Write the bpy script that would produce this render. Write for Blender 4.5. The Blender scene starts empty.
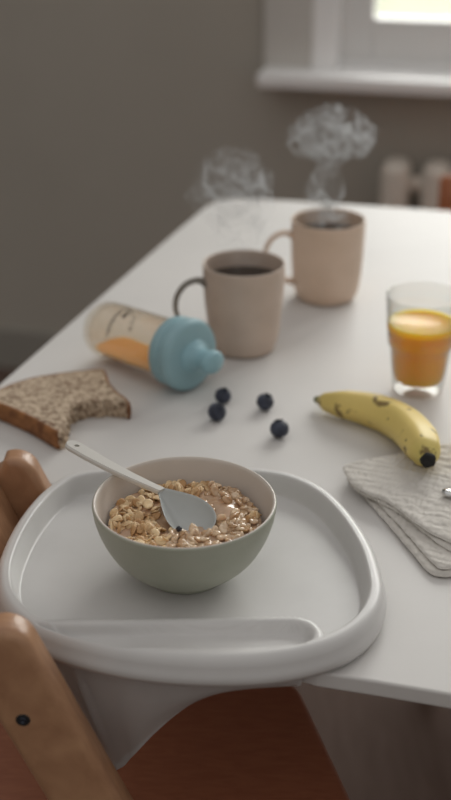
import bpy, bmesh, math, random
import numpy as np
from mathutils import Vector, Matrix, noise as mnoise
random.seed(7)
rng = np.random.default_rng(11)
S = bpy.context.scene
COL = S.collection
TZ = 0.74                      # table top height
CAMZ = TZ + 0.58
F = 1250.0
PITCH = math.atan(600.0 / F)
SP, CP = math.sin(PITCH), math.cos(PITCH)

# ------------------------------------------------------------------ helpers
def ray(px, py):
    a, b = (px - 225.5) / F, (400.0 - py) / F
    return Vector((a, b * SP + CP, b * CP - SP))
def P(px, py, z):              # where a sight line meets the height z
    d = ray(px, py); t = (z - CAMZ) / d.z
    return Vector((d.x * t, d.y * t, z))
def PY(px, py, Y):             # where a sight line meets the vertical plane Y
    d = ray(px, py); t = Y / d.y
    return Vector((d.x * t, Y, CAMZ + d.z * t))
def lin(c):
    c = c / 255.0
    return c / 12.92 if c <= 0.04045 else ((c + 0.055) / 1.055) ** 2.4
def RGB(r, g, b): return (lin(r), lin(g), lin(b), 1.0)

class NT:
    def __init__(s, name):
        s.m = bpy.data.materials.new(name); s.m.use_nodes = True
        s.t = s.m.node_tree; s.t.nodes.clear()
        s.out = s.n('ShaderNodeOutputMaterial')
    def n(s, typ, **kw):
        x = s.t.nodes.new(typ)
        for k, v in kw.items():
            if k.startswith('i_'): x.inputs[k[2:].replace('_', ' ')].default_value = v
            else: setattr(x, k, v)
        return x
    def l(s, a, b): s.t.links.new(a, b)

def mat(name, c1, c2=None, rough=0.5, scale=40.0, detail=4.0, bump=0.0, bscale=None, stretch=(1, 1, 1), spec=0.5,
        sss=0.0, sssr=(0.01, 0.006, 0.004), coat=0.0, lo=0.35, hi=0.65, metal=0.0, dist=0.0, trans=0.0, bdist=0.002):
    N = NT(name); c2 = c2 or c1
    b = N.n('ShaderNodeBsdfPrincipled')
    tc = N.n('ShaderNodeTexCoord'); mp = N.n('ShaderNodeMapping'); mp.inputs['Scale'].default_value = stretch
    N.l(tc.outputs['Object'], mp.inputs['Vector'])
    nz = N.n('ShaderNodeTexNoise'); nz.inputs['Scale'].default_value = scale; nz.inputs['Detail'].default_value = detail
    nz.inputs['Distortion'].default_value = dist
    N.l(mp.outputs['Vector'], nz.inputs['Vector'])
    cr = N.n('ShaderNodeValToRGB'); e = cr.color_ramp.elements
    e[0].position = lo; e[0].color = RGB(*c1); e[1].position = hi; e[1].color = RGB(*c2)
    N.l(nz.outputs['Fac'], cr.inputs['Fac']); N.l(cr.outputs['Color'], b.inputs['Base Color'])
    b.inputs['Roughness'].default_value = rough; b.inputs['Specular IOR Level'].default_value = spec
    b.inputs['Metallic'].default_value = metal; b.inputs['Coat Weight'].default_value = coat
    b.inputs['Transmission Weight'].default_value = trans
    if sss:
        b.inputs['Subsurface Weight'].default_value = sss; b.inputs['Subsurface Radius'].default_value = sssr
        b.inputs['Subsurface Scale'].default_value = 1.0
    if bump:
        bn = N.n('ShaderNodeTexNoise'); bn.inputs['Scale'].default_value = bscale or scale; bn.inputs['Detail'].default_value = 5
        N.l(mp.outputs['Vector'], bn.inputs['Vector'])
        bu = N.n('ShaderNodeBump'); bu.inputs['Strength'].default_value = bump; bu.inputs['Distance'].default_value = bdist
        N.l(bn.outputs['Fac'], bu.inputs['Height']); N.l(bu.outputs['Normal'], b.inputs['Normal'])
    N.l(b.outputs['BSDF'], N.out.inputs['Surface'])
    N.m['bsdf'] = b.name
    return N.m

def clear_mat(name, tint, diff=0.0, dcol=(230, 225, 215), gloss=0.08, rough=0.05, edge=0.72):
    """thin clear plastic or glass: passes light, a little reflection and a little milkiness"""
    N = NT(name)
    tr = N.n('ShaderNodeBsdfTransparent'); tr.inputs['Color'].default_value = RGB(*tint)
    df = N.n('ShaderNodeBsdfDiffuse')
    nz = N.n('ShaderNodeTexNoise'); nz.inputs['Scale'].default_value = 30
    tc = N.n('ShaderNodeTexCoord'); N.l(tc.outputs['Object'], nz.inputs['Vector'])
    cr = N.n('ShaderNodeValToRGB'); cr.color_ramp.elements[0].color = RGB(*[max(0, c - 6) for c in dcol]); cr.color_ramp.elements[1].color = RGB(*dcol)
    N.l(nz.outputs['Fac'], cr.inputs['Fac']); N.l(cr.outputs['Color'], df.inputs['Color'])
    gl = N.n('ShaderNodeBsdfGlossy'); gl.inputs['Roughness'].default_value = rough
    l2 = N.n('ShaderNodeLayerWeight'); l2.inputs['Blend'].default_value = 0.5
    p2 = N.n('ShaderNodeMath', operation='POWER'); p2.inputs[1].default_value = 3.0; N.l(l2.outputs['Facing'], p2.inputs[0])
    tm = N.n('ShaderNodeMix', data_type='RGBA'); tm.inputs['A'].default_value = RGB(*tint); tm.inputs['B'].default_value = RGB(*[c * edge for c in tint])
    N.l(p2.outputs[0], tm.inputs['Factor']); N.l(tm.outputs['Result'], tr.inputs['Color'])
    m1 = N.n('ShaderNodeMixShader'); m1.inputs['Fac'].default_value = diff
    N.l(tr.outputs[0], m1.inputs[1]); N.l(df.outputs[0], m1.inputs[2])
    lw = N.n('ShaderNodeLayerWeight'); lw.inputs['Blend'].default_value = 0.5
    pw = N.n('ShaderNodeMath', operation='POWER'); pw.inputs[1].default_value = 4.0; N.l(lw.outputs['Facing'], pw.inputs[0])
    ma = N.n('ShaderNodeMath', operation='MULTIPLY_ADD'); ma.inputs[1].default_value = 0.6; ma.inputs[2].default_value = 0.035; N.l(pw.outputs[0], ma.inputs[0])
    m2 = N.n('ShaderNodeMixShader'); N.l(ma.outputs[0], m2.inputs['Fac'])
    N.l(m1.outputs[0], m2.inputs[1]); N.l(gl.outputs[0], m2.inputs[2])
    N.l(m2.outputs[0], N.out.inputs['Surface'])
    return N.m

def link(name, me, m, parent=None, smooth=True):
    o = bpy.data.objects.new(name, me); COL.objects.link(o)
    if m: me.materials.append(m)
    if smooth:
        for p in me.polygons: p.use_smooth = True
    if parent: o.parent = parent
    return o
def from_bm(name, bm, m, parent=None, smooth=True, normals=True):
    if normals: bmesh.ops.recalc_face_normals(bm, faces=bm.faces)
    me = bpy.data.meshes.new(name); bm.to_mesh(me); bm.free()
    return link(name, me, m, parent, smooth)
def tag(o, label, cat=None, group=None, kind=None):
    if label: o['label'] = label
    if cat: o['category'] = cat
    if group: o['group'] = group
    if kind: o['kind'] = kind
    return o
def empty(name, loc, label, cat, group=None, rot=None):
    o = bpy.data.objects.new(name, None); COL.objects.link(o); o.location = loc
    o.empty_display_size = 0.02
    if rot is not None: o.rotation_euler = rot
    return tag(o, label, cat, group)
def rebase(o, org):
    """shift a mesh whose vertices are in world space so that its own origin lies at org"""
    org = Vector(org); o.data.transform(Matrix.Translation(-org)); o.location = org
    return o
def to_parent_space(o, root):
    """vertices in world space, root an unrotated Empty: keep the place, become a child"""
    o.data.transform(Matrix.Translation(-root.location)); o.parent = root
    return o

def lathe(bm, prof, n=48, M=None, ell=1.0):
    rings = []
    for r, z in prof:
        if r < 1e-7:
            rings.append([bm.verts.new((0, 0, z))])
        else:
            rings.append([bm.verts.new((r * math.cos(2 * math.pi * i / n), ell * r * math.sin(2 * math.pi * i / n), z)) for i in range(n)])
    for a, b in zip(rings, rings[1:]):
        for i in range(n):
            j = (i + 1) % n
            if len(a) == 1 and len(b) == 1: continue
            if len(a) == 1: bm.faces.new((a[0], b[i], b[j]))
            elif len(b) == 1: bm.faces.new((a[i], a[j], b[0]))
            else: bm.faces.new((a[i], a[j], b[j], b[i]))
    vs = [v for r in rings for v in r]
    if M is not None: bmesh.ops.transform(bm, matrix=M, verts=vs)
    return vs
def smooth_prof(pts, k=2):
    for _ in range(k):
        q = [pts[0]]
        for a, b in zip(pts, pts[1:]):
            q.append((0.75 * a[0] + 0.25 * b[0], 0.75 * a[1] + 0.25 * b[1]))
            q.append((0.25 * a[0] + 0.75 * b[0], 0.25 * a[1] + 0.75 * b[1]))
        q.append(pts[-1]); pts = q
    return pts
def box(bm, x0, x1, y0, y1, z0, z1, M=None, bev=0.0, seg=2):
    t = bmesh.new()
    v = [t.verts.new((x, y, z)) for x in (x0, x1) for y in (y0, y1) for z in (z0, z1)]
    for f in ((0, 1, 3, 2), (4, 6, 7, 5), (0, 4, 5, 1), (2, 3, 7, 6), (0, 2, 6, 4), (1, 5, 7, 3)): t.faces.new([v[i] for i in f])
    bmesh.ops.recalc_face_normals(t, faces=t.faces)
    if bev: bmesh.ops.bevel(t, geom=t.edges[:], offset=bev, segments=seg, profile=0.5, affect='EDGES')
    if M is not None: bmesh.ops.transform(t, matrix=M, verts=t.verts[:])
    me = bpy.data.meshes.new('tmp'); t.to_mesh(me); t.free(); bm.from_mesh(me); bpy.data.meshes.remove(me)
def catmull(pts, n=8, closed=False):
    pts = [Vector(p) for p in pts]; out = []; L = len(pts)
    rngk = range(L) if closed else range(L - 1)
    for i in rngk:
        if closed: p0, p1, p2, p3 = pts[i - 1], pts[i], pts[(i + 1) % L], pts[(i + 2) % L]
        else:
            p1, p2 = pts[i], pts[i + 1]
            p0 = pts[i - 1] if i else p1 * 2 - p2
            p3 = pts[i + 2] if i + 2 < L else p2 * 2 - p1
        for k in range(n):
            t = k / n
            out.append(0.5 * ((2 * p1) + (p2 - p0) * t + (2 * p0 - 5 * p1 + 4 * p2 - p3) * t * t + (3 * p1 - p0 - 3 * p2 + p3) * t ** 3))
    if not closed: out.append(pts[-1])
    return out
def sweep(bm, pts, rad, n=16, sec=None, up=Vector((0, 0, 1)), cap=True):
    """tube along pts; rad(t) -> (a,b) half sizes; sec(theta)->radius factor"""
    rings = []; L = len(pts)
    for i, p in enumerate(pts):
        tg = (pts[min(i + 1, L - 1)] - pts[max(i - 1, 0)]).normalized()
        s = tg.cross(up).normalized(); u = s.cross(tg).normalized()
        a, b = rad(i / (L - 1))
        rg = []
        for k in range(n):
            th = 2 * math.pi * k / n; f = sec(th) if sec else 1.0
            rg.append(bm.verts.new(p + s * (a * f * math.cos(th)) + u * (b * f * math.sin(th))))
        rings.append(rg)
    for A, B in zip(rings, rings[1:]):
        for k in range(n):
            j = (k + 1) % n; bm.faces.new((A[k], A[j], B[j], B[k]))
    if cap:
        bm.faces.new(rings[0][::-1]); bm.faces.new(rings[-1])
    return rings
def prism(bm, poly, z0, z1, bev=0.0, seg=3):
    t = bmesh.new()
    a = [t.verts.new((p[0], p[1], z0)) for p in poly]; b = [t.verts.new((p[0], p[1], z1)) for p in poly]
    n = len(poly); t.faces.new(a[::-1]); t.faces.new(b)
    for i in range(n): t.faces.new((a[i], a[(i + 1) % n], b[(i + 1) % n], b[i]))
    bmesh.ops.recalc_face_normals(t, faces=t.faces)
    if bev:
        es = [e for e in t.edges if abs(e.verts[0].co.z - e.verts[1].co.z) < 1e-6]
        bmesh.ops.bevel(t, geom=es, offset=bev, segments=seg, profile=0.5, affect='EDGES')
    me = bpy.data.meshes.new('tmp'); t.to_mesh(me); t.free(); bm.from_mesh(me); bpy.data.meshes.remove(me)
def dist_poly(pts, poly):
    """distance of (N,2) points to a closed polyline (M,2)"""
    a = poly; b = np.roll(poly, -1, axis=0); d = b - a; L2 = (d ** 2).sum(1) + 1e-18
    out = np.full(len(pts), 1e9)
    for s in range(0, len(pts), 4000):
        p = pts[s:s + 4000]
        w = p[:, None, :] - a[None]
        t = np.clip((w * d[None]).sum(2) / L2, 0, 1)
        out[s:s + 4000] = np.sqrt(((w - t[..., None] * d[None]) ** 2).sum(2)).min(1)
    return out
def resample(poly, n):
    poly = np.array(poly); q = np.vstack([poly, poly[:1]])
    s = np.concatenate([[0], np.cumsum(np.sqrt(((q[1:] - q[:-1]) ** 2).sum(1)))])
    t = np.linspace(0, s[-1], n, endpoint=False)
    return np.stack([np.interp(t, s, q[:, 0]), np.interp(t, s, q[:, 1])], 1)
def sheet(bm, outline, centre, radial, top, bottom, wall=()):
    """closed solid over a star-shaped outline: top(pts, d) and bottom(pts, d) give heights"""
    n = len(outline); c = np.array(centre)
    def rings(fn):
        rr = []
        for s in radial[1:]:
            rr.append(c + (outline - c) * s)
        pts = np.vstack([c[None]] + rr); d = dist_poly(pts, outline); z = fn(pts, d)
        vs = [bm.verts.new((p[0], p[1], q)) for p, q in zip(pts, z)]
        return vs
    T = rings(top); B = rings(bottom)
    m = len(radial) - 1
    def fill(V, flip):
        for i in range(n):
            j = (i + 1) % n
            f = (V[0], V[1 + i], V[1 + j]); bm.faces.new(f[::-1] if flip else f)
        for k in range(m - 1):
            a, b = 1 + k * n, 1 + (k + 1) * n
            for i in range(n):
                j = (i + 1) % n
                f = (V[a + i], V[b + i], V[b + j], V[a + j]); bm.faces.new(f[::-1] if flip else f)
    fill(T, False); fill(B, True)
    prev = T[-n:]
    for off, z in wall:                       # extra loops between top and bottom rims
        o2 = offset_loop(outline, off)
        cur = [bm.verts.new((p[0], p[1], z)) for p in o2]
        for i in range(n):
            j = (i + 1) % n; bm.faces.new((prev[i], cur[i], cur[j], prev[j]))
        prev = cur
    cur = B[-n:]
    for i in range(n):
        j = (i + 1) % n; bm.faces.new((prev[i], cur[i], cur[j], prev[j]))
def offset_loop(o, off):
    t = np.roll(o, -1, 0) - np.roll(o, 1, 0); t /= np.sqrt((t ** 2).sum(1))[:, None] + 1e-12
    nrm = np.stack([t[:, 1], -t[:, 0]], 1)
    area = 0.5 * (o[:, 0] * np.roll(o[:, 1], -1) - np.roll(o[:, 0], -1) * o[:, 1]).sum()
    if area < 0: nrm = -nrm
    return o + nrm * off
def outline_px(pts, z, n, k=6):
    w = [P(x, y, z) for x, y in pts]
    c = catmull([(v.x, v.y, 0) for v in w], k, closed=True)
    return resample([(v.x, v.y) for v in c], n)
def sstep(a, b, x):
    t = np.clip((x - a) / (b - a), 0, 1); return t * t * (3 - 2 * t)

# ------------------------------------------------------------------ materials
def wood(name, c1, c2, rough=0.42, stretch=(14, 60, 14), coat=0.15):
    return mat(name, c1, c2, rough=rough, scale=3.0, detail=8, stretch=stretch, dist=0.6, bump=0.12, bscale=6, coat=coat, lo=0.3, hi=0.7, bdist=0.001)
M_table = mat('table_white_laminate', (206, 203, 200), (211, 208, 205), rough=0.55, scale=6, bump=0.03, bscale=300, spec=0.3)
M_metal_leg = mat('table_leg_paint', (196, 194, 190), (200, 198, 194), rough=0.5)
M_tray = mat('tray_white_plastic', (203, 201, 199), (208, 206, 204), rough=0.36, scale=20, bump=0.02, bscale=500, spec=0.45)
M_bowl = mat('bowl_sage_glaze', (163, 166, 150), (170, 172, 157), rough=0.42, scale=30, bump=0.03, bscale=200)
M_bowl_in = mat('bowl_inside_glaze', (208, 199, 189), (212, 203, 194), rough=0.38, scale=30)
M_mug = mat('mug_taupe_stoneware', (196, 178, 164), (204, 186, 172), rough=0.5, scale=30, bump=0.05, bscale=250)
M_mug2 = mat('mug_sand_stoneware', (210, 187, 167), (216, 193, 174), rough=0.5, scale=30, bump=0.05, bscale=250)
M_mug_h = mat('mug_handle_shaded', (122, 116, 108), (132, 126, 118), rough=0.35, scale=40)  # same ceramic as the mug, shade on the handle put into the colour
M_coffee = mat('black_coffee', (26, 18, 14), (34, 24, 18), rough=0.12, scale=10)
M_blue = mat('bottle_cap_blue', (144, 178, 186), (150, 184, 192), rough=0.45, scale=25, sss=0.15, sssr=(0.002, 0.003, 0.003))
M_spout = mat('spout_blue_silicone', (144, 182, 192), (150, 188, 198), rough=0.42, scale=25, sss=0.25, sssr=(0.003, 0.004, 0.004))
M_bottle = clear_mat('bottle_clear_plastic', (252, 249, 244), diff=0.08, dcol=(252, 240, 222), edge=0.97)
M_print = mat('bottle_print', (18, 18, 18), (24, 24, 22), rough=0.6)
M_applej = mat('apple_juice_amber', (236, 170, 92), (240, 176, 100), rough=0.15, scale=8, sss=0.4, sssr=(0.02, 0.012, 0.005))
M_juice = mat('orange_juice', (255, 178, 20), (255, 184, 28), rough=0.3, scale=25, spec=0.3, sss=1.0, sssr=(0.05, 0.03, 0.003))
M_glass = clear_mat('tumbler_glass', (250, 250, 249), diff=0.02, dcol=(245, 245, 242), rough=0.02, edge=0.84)
M_crumb = None
M_crust = mat('bread_crust', (116, 72, 40), (158, 106, 62), rough=0.75, scale=90, bump=0.5, bscale=180)
M_berry = mat('blueberry_skin', (38, 42, 56), (62, 68, 84), rough=0.55, scale=120, detail=6, bump=0.1, bscale=200)
M_calyx = mat('blueberry_crown', (24, 26, 36), (34, 36, 46), rough=0.7)
M_spoon = mat('spoon_white_plastic', (212, 209, 202), (216, 213, 206), rough=0.4, scale=20)
M_scoop = mat('spoon_grey_silicone', (176, 179, 177), (182, 185, 183), rough=0.28, scale=20)
M_oat = mat('oat_flake', (182, 140, 94), (238, 208, 164), rough=0.6, scale=160, bump=0.3, bscale=500, sss=0.1)
M_oat2 = mat('oat_flake_coated', (190, 152, 114), (230, 200, 168), rough=0.22, scale=160, bump=0.2, bscale=300, sss=0.15, coat=0.4)
M_goo = mat('milky_porridge', (176, 142, 112), (198, 166, 138), rough=0.2, scale=90, bump=0.2, bscale=160, sss=0.15, coat=0.4)
M_speck = mat('dark_berry', (22, 24, 32), (32, 34, 44), rough=0.3)
M_steel = mat('polished_steel', (206, 206, 206), (214, 214, 214), rough=0.18, metal=1.0)
M_beech = wood('beech_wood', (158, 116, 86), (182, 140, 106))
M_seatw = wood('stained_seat_wood', (148, 90, 64), (162, 102, 74), rough=0.5)
M_chairw = wood('orange_brown_wood', (158, 88, 48), (176, 104, 60))
M_bolt = mat('bolt_dark_steel', (58, 62, 72), (70, 74, 84), rough=0.35, metal=0.8)
M_washer = mat('bolt_recess', (30, 28, 28), (36, 34, 34), rough=0.6)
M_wall = mat('wall_taupe_paint', (176, 170, 160), (180, 174, 164), rough=0.9, scale=3, bump=0.03, bscale=400)
M_base = mat('baseboard_paint', (150, 146, 138), (154, 150, 142), rough=0.6, scale=4)
M_casing = mat('window_casing_dim', (200, 196, 190), (204, 200, 194), rough=0.6, scale=5)  # dimmer than the frame: shade put into the colour
M_winw = mat('window_frame_white', (248, 247, 246), (250, 249, 248), rough=0.45, scale=5)  # light catching the frame put into the paler colour
M_sash = mat('window_sash_dim', (222, 221, 219), (226, 225, 223), rough=0.5, scale=5)  # kept darker in colour so the frame beside it reads as lit
M_pane = clear_mat('window_glass', (250, 251, 250), diff=0.0)
M_radi = mat('radiator_enamel', (214, 205, 194), (220, 211, 200), rough=0.4, scale=5)
M_floor = wood('floor_boards', (92, 72, 62), (104, 84, 74), rough=0.75, stretch=(20, 3, 10), coat=0.0)
M_ceil = mat('ceiling_paint', (225, 222, 216), (228, 225, 219), rough=0.9)
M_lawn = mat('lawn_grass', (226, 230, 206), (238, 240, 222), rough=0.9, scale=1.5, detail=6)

def per_flake(m, amount):
    t = m.node_tree; ramp = next(n for n in t.nodes if n.type == 'VALTORGB'); nz = ramp.inputs['Fac'].links[0].from_socket
    ge = t.nodes.new('ShaderNodeNewGeometry'); mx = t.nodes.new('ShaderNodeMix'); mx.inputs['Factor'].default_value = amount
    t.links.new(nz, mx.inputs['A']); t.links.new(ge.outputs['Random Per Island'], mx.inputs['B']); t.links.new(mx.outputs['Result'], ramp.inputs['Fac'])
per_flake(M_oat, 0.6); per_flake(M_oat2, 0.5)
def crumb_mat():
    N = NT('bread_crumb'); b = N.n('ShaderNodeBsdfPrincipled'); tc = N.n('ShaderNodeTexCoord')
    n1 = N.n('ShaderNodeTexNoise'); n1.inputs['Scale'].default_value = 190; n1.inputs['Detail'].default_value = 5
    n2 = N.n('ShaderNodeTexNoise'); n2.inputs['Scale'].default_value = 75; n2.inputs['Detail'].default_value = 3; n2.inputs['Distortion'].default_value = 1.5
    mp = N.n('ShaderNodeMapping'); mp.inputs['Scale'].default_value = (1, 1.9, 1); mp.inputs['Rotation'].default_value = (0, 0, 0.5)
    N.l(tc.outputs['Object'], mp.inputs['Vector'])
    for q in (n1, n2): N.l(mp.outputs['Vector'], q.inputs['Vector'])
    c1 = N.n('ShaderNodeValToRGB'); e = c1.color_ramp.elements
    e[0].position = 0.36; e[0].color = RGB(120, 92, 70); e[1].position = 0.52; e[1].color = RGB(204, 184, 160)
    N.l(n1.outputs['Fac'], c1.inputs['Fac'])
    c2 = N.n('ShaderNodeValToRGB'); e = c2.color_ramp.elements
    e[0].position = 0.33; e[0].color = RGB(150, 112, 84); e[1].position = 0.43; e[1].color = RGB(255, 255, 255)
    N.l(n2.outputs['Fac'], c2.inputs['Fac'])
    mx = N.n('ShaderNodeMix', data_type='RGBA', blend_type='MULTIPLY'); mx.inputs['Factor'].default_value = 0.85
    N.l(c1.outputs['Color'], mx.inputs['A']); N.l(c2.outputs['Color'], mx.inputs['B'])
    N.l(mx.outputs['Result'], b.inputs['Base Color']); b.inputs['Roughness'].default_value = 0.9
    ad = N.n('ShaderNodeMath', operation='ADD'); N.l(n1.outputs['Fac'], ad.inputs[0]); N.l(c2.outputs['Color'], ad.inputs[1])
    bu = N.n('ShaderNodeBump'); bu.inputs['Strength'].default_value = 0.8; bu.inputs['Distance'].default_value = 0.0025
    N.l(ad.outputs[0], bu.inputs['Height']); N.l(bu.outputs['Normal'], b.inputs['Normal'])
    N.l(b.outputs['BSDF'], N.out.inputs['Surface']); return N.m
M_crumb = crumb_mat()

def banana_mat():
    N = NT('banana_peel'); b = N.n('ShaderNodeBsdfPrincipled'); tc = N.n('ShaderNodeTexCoord')
    at = N.n('ShaderNodeAttribute', attribute_name='along')
    cr = N.n('ShaderNodeValToRGB'); e = cr.color_ramp.elements
    e[0].position = 0.0; e[0].color = RGB(104, 112, 62); e[1].position = 0.09; e[1].color = RGB(214, 190, 110)
    x = cr.color_ramp.elements.new(0.35); x.color = RGB(230, 204, 120)
    x = cr.color_ramp.elements.new(0.88); x.color = RGB(228, 204, 122)
    x = cr.color_ramp.elements.new(1.0); x.color = RGB(204, 188, 104)
    N.l(at.outputs['Fac'], cr.inputs['Fac'])
    n1 = N.n('ShaderNodeTexNoise'); n1.inputs['Scale'].default_value = 55; n1.inputs['Detail'].default_value = 5
    N.l(tc.outputs['Object'], n1.inputs['Vector'])
    s1 = N.n('ShaderNodeValToRGB'); e = s1.color_ramp.elements
    e[0].position = 0.59; e[0].color = (0, 0, 0, 1); e[1].position = 0.64; e[1].color = (1, 1, 1, 1)
    N.l(n1.outputs['Fac'], s1.inputs['Fac'])
    vo = N.n('ShaderNodeTexVoronoi'); vo.inputs['Scale'].default_value = 60; N.l(tc.outputs['Object'], vo.inputs['Vector'])
    s2 = N.n('ShaderNodeValToRGB'); e = s2.color_ramp.elements
    e[0].position = 0.07; e[0].color = (1, 1, 1, 1); e[1].position = 0.11; e[1].color = (0, 0, 0, 1)
    N.l(vo.outputs['Distance'], s2.inputs['Fac'])
    mx = N.n('ShaderNodeMix', data_type='RGBA'); mx.inputs['B'].default_value = RGB(92, 62, 30)
    mm = N.n('ShaderNodeMath', operation='MAXIMUM'); N.l(s1.outputs['Color'], mm.inputs[0]); N.l(s2.outputs['Color'], mm.inputs[1])
    mu = N.n('ShaderNodeMath', operation='MULTIPLY'); mu.inputs[1].default_value = 0.8; N.l(mm.outputs[0], mu.inputs[0])
    N.l(mu.outputs[0], mx.inputs['Factor']); N.l(cr.outputs['Color'], mx.inputs['A'])
    N.l(mx.outputs['Result'], b.inputs['Base Color']); b.inputs['Roughness'].default_value = 0.48
    N.l(b.outputs['BSDF'], N.out.inputs['Surface']); return N.m
M_banana = banana_mat()
M_btip = mat('banana_tip', (22, 20, 22), (36, 34, 34), rough=0.8, scale=200, bump=0.5)

def cloth_mat():
    N = NT('muslin_cloth'); b = N.n('ShaderNodeBsdfPrincipled'); tc = N.n('ShaderNodeTexCoord')
    mp = N.n('ShaderNodeMapping'); mp.inputs['Rotation'].default_value = (0, 0, 0.45); N.l(tc.outputs['Object'], mp.inputs['Vector'])
    n0 = N.n('ShaderNodeTexNoise'); n0.inputs['Scale'].default_value = 60; n0.inputs['Detail'].default_value = 4; N.l(mp.outputs['Vector'], n0.inputs['Vector'])
    w1 = N.n('ShaderNodeTexWave', bands_direction='X'); w1.inputs['Scale'].default_value = 42; w1.inputs['Distortion'].default_value = 9; w1.inputs['Detail'].default_value = 2
    w2 = N.n('ShaderNodeTexWave', bands_direction='Y'); w2.inputs['Scale'].default_value = 30; w2.inputs['Distortion'].default_value = 8; w2.inputs['Detail'].default_value = 2
    for w in (w1, w2): N.l(mp.outputs['Vector'], w.inputs['Vector'])
    a = N.n('ShaderNodeMath', operation='ADD'); N.l(w1.outputs['Fac'], a.inputs[0]); N.l(w2.outputs['Fac'], a.inputs[1])
    a2 = N.n('ShaderNodeMath', operation='MULTIPLY_ADD'); a2.inputs[1].default_value = 1.6; N.l(n0.outputs['Fac'], a2.inputs[0]); N.l(a.outputs[0], a2.inputs[2])
    cr = N.n('ShaderNodeValToRGB'); e = cr.color_ramp.elements
    e[0].position = 0.3; e[0].color = RGB(200, 195, 188); e[1].position = 0.7; e[1].color = RGB(210, 205, 198)
    N.l(n0.outputs['Fac'], cr.inputs['Fac']); N.l(cr.outputs['Color'], b.inputs['Base Color'])
    b.inputs['Roughness'].default_value = 0.95; b.inputs['Specular IOR Level'].default_value = 0.1
    bu = N.n('ShaderNodeBump'); bu.inputs['Strength'].default_value = 0.45; bu.inputs['Distance'].default_value = 0.0016
    N.l(a2.outputs[0], bu.inputs['Height']); N.l(bu.outputs['Normal'], b.inputs['Normal'])
    N.l(b.outputs['BSDF'], N.out.inputs['Surface']); return N.m
M_cloth = cloth_mat()

def steam_mat(name, dens, height, scale, zfade):
    N = NT(name); tc = N.n('ShaderNodeTexCoord')
    wn = N.n('ShaderNodeTexNoise'); wn.inputs['Scale'].default_value = 16; wn.inputs['Detail'].default_value = 1
    N.l(tc.outputs['Object'], wn.inputs['Vector'])
    sb = N.n('ShaderNodeVectorMath', operation='SUBTRACT'); sb.inputs[1].default_value = (0.5, 0.5, 0.5); N.l(wn.outputs['Color'], sb.inputs[0])
    sc = N.n('ShaderNodeVectorMath', operation='SCALE'); sc.inputs['Scale'].default_value = 0.075; N.l(sb.outputs[0], sc.inputs[0])
    ad = N.n('ShaderNodeVectorMath', operation='ADD'); N.l(tc.outputs['Object'], ad.inputs[0]); N.l(sc.outputs[0], ad.inputs[1])
    n = N.n('ShaderNodeTexNoise'); n.inputs['Scale'].default_value = scale; n.inputs['Detail'].default_value = 2; n.inputs['Roughness'].default_value = 0.45
    N.l(ad.outputs[0], n.inputs['Vector'])
    m1 = N.n('ShaderNodeMath', operation='SUBTRACT'); m1.inputs[1].default_value = 0.5; N.l(n.outputs['Fac'], m1.inputs[0])
    m2 = N.n('ShaderNodeMath', operation='ABSOLUTE'); N.l(m1.outputs[0], m2.inputs[0])
    mr = N.n('ShaderNodeMapRange'); mr.inputs['From Min'].default_value = 0.0; mr.inputs['From Max'].default_value = 0.04
    mr.inputs['To Min'].default_value = 1.0; mr.inputs['To Max'].default_value = 0.0; N.l(m2.outputs[0], mr.inputs['Value'])
    pw = N.n('ShaderNodeMath', operation='POWER'); pw.inputs[1].default_value = 2.0; N.l(mr.outputs[0], pw.inputs[0])
    ba = N.n('ShaderNodeMath', operation='ADD'); ba.inputs[1].default_value = 0.02; N.l(pw.outputs[0], ba.inputs[0])
    sx = N.n('ShaderNodeSeparateXYZ'); N.l(tc.outputs['Object'], sx.inputs[0])
    zf = N.n('ShaderNodeValToRGB'); e = zf.color_ramp.elements
    e[0].position = 0.0; e[0].color = (zfade[0],) * 3 + (1,); e[1].position = 1.0; e[1].color = (zfade[-1],) * 3 + (1,)
    for k, v in enumerate(zfade[1:-1]):
        q = e.new((k + 1) / (len(zfade) - 1)); q.color = (v, v, v, 1)
    dv = N.n('ShaderNodeMath', operation='DIVIDE'); dv.inputs[1].default_value = height; N.l(sx.outputs['Z'], dv.inputs[0])
    N.l(dv.outputs[0], zf.inputs['Fac'])
    mu = N.n('ShaderNodeMath', operation='MULTIPLY'); N.l(ba.outputs[0], mu.inputs[0]); N.l(zf.outputs['Color'], mu.inputs[1])
    m3 = N.n('ShaderNodeMath', operation='MULTIPLY'); m3.inputs[1].default_value = dens; N.l(mu.outputs[0], m3.inputs[0])
    vs = N.n('ShaderNodeVolumeScatter'); vs.inputs['Color'].default_value = (0.95, 0.97, 1, 1); vs.inputs['Anisotropy'].default_value = 0.2
    N.l(m3.outputs[0], vs.inputs['Density']); N.l(vs.outputs[0], N.out.inputs['Volume'])
    return N.m

# ------------------------------------------------------------------ camera
cam = bpy.data.cameras.new('camera'); co = bpy.data.objects.new('camera', cam); COL.objects.link(co)
cam.sensor_fit = 'VERTICAL'; cam.sensor_height = 36.0; cam.lens = F * 36.0 / 800.0
co.location = (0, 0, CAMZ); co.rotation_euler = (math.pi / 2 - PITCH, 0, 0)
cam.clip_start = 0.05; cam.clip_end = 100
fp = P(186, 520, TZ + 0.05)
cam.dof.use_dof = True; cam.dof.focus_distance = (fp - co.location).dot(Vector((0, CP, -SP))); cam.dof.aperture_fstop = 3.4
S.camera = co

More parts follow.
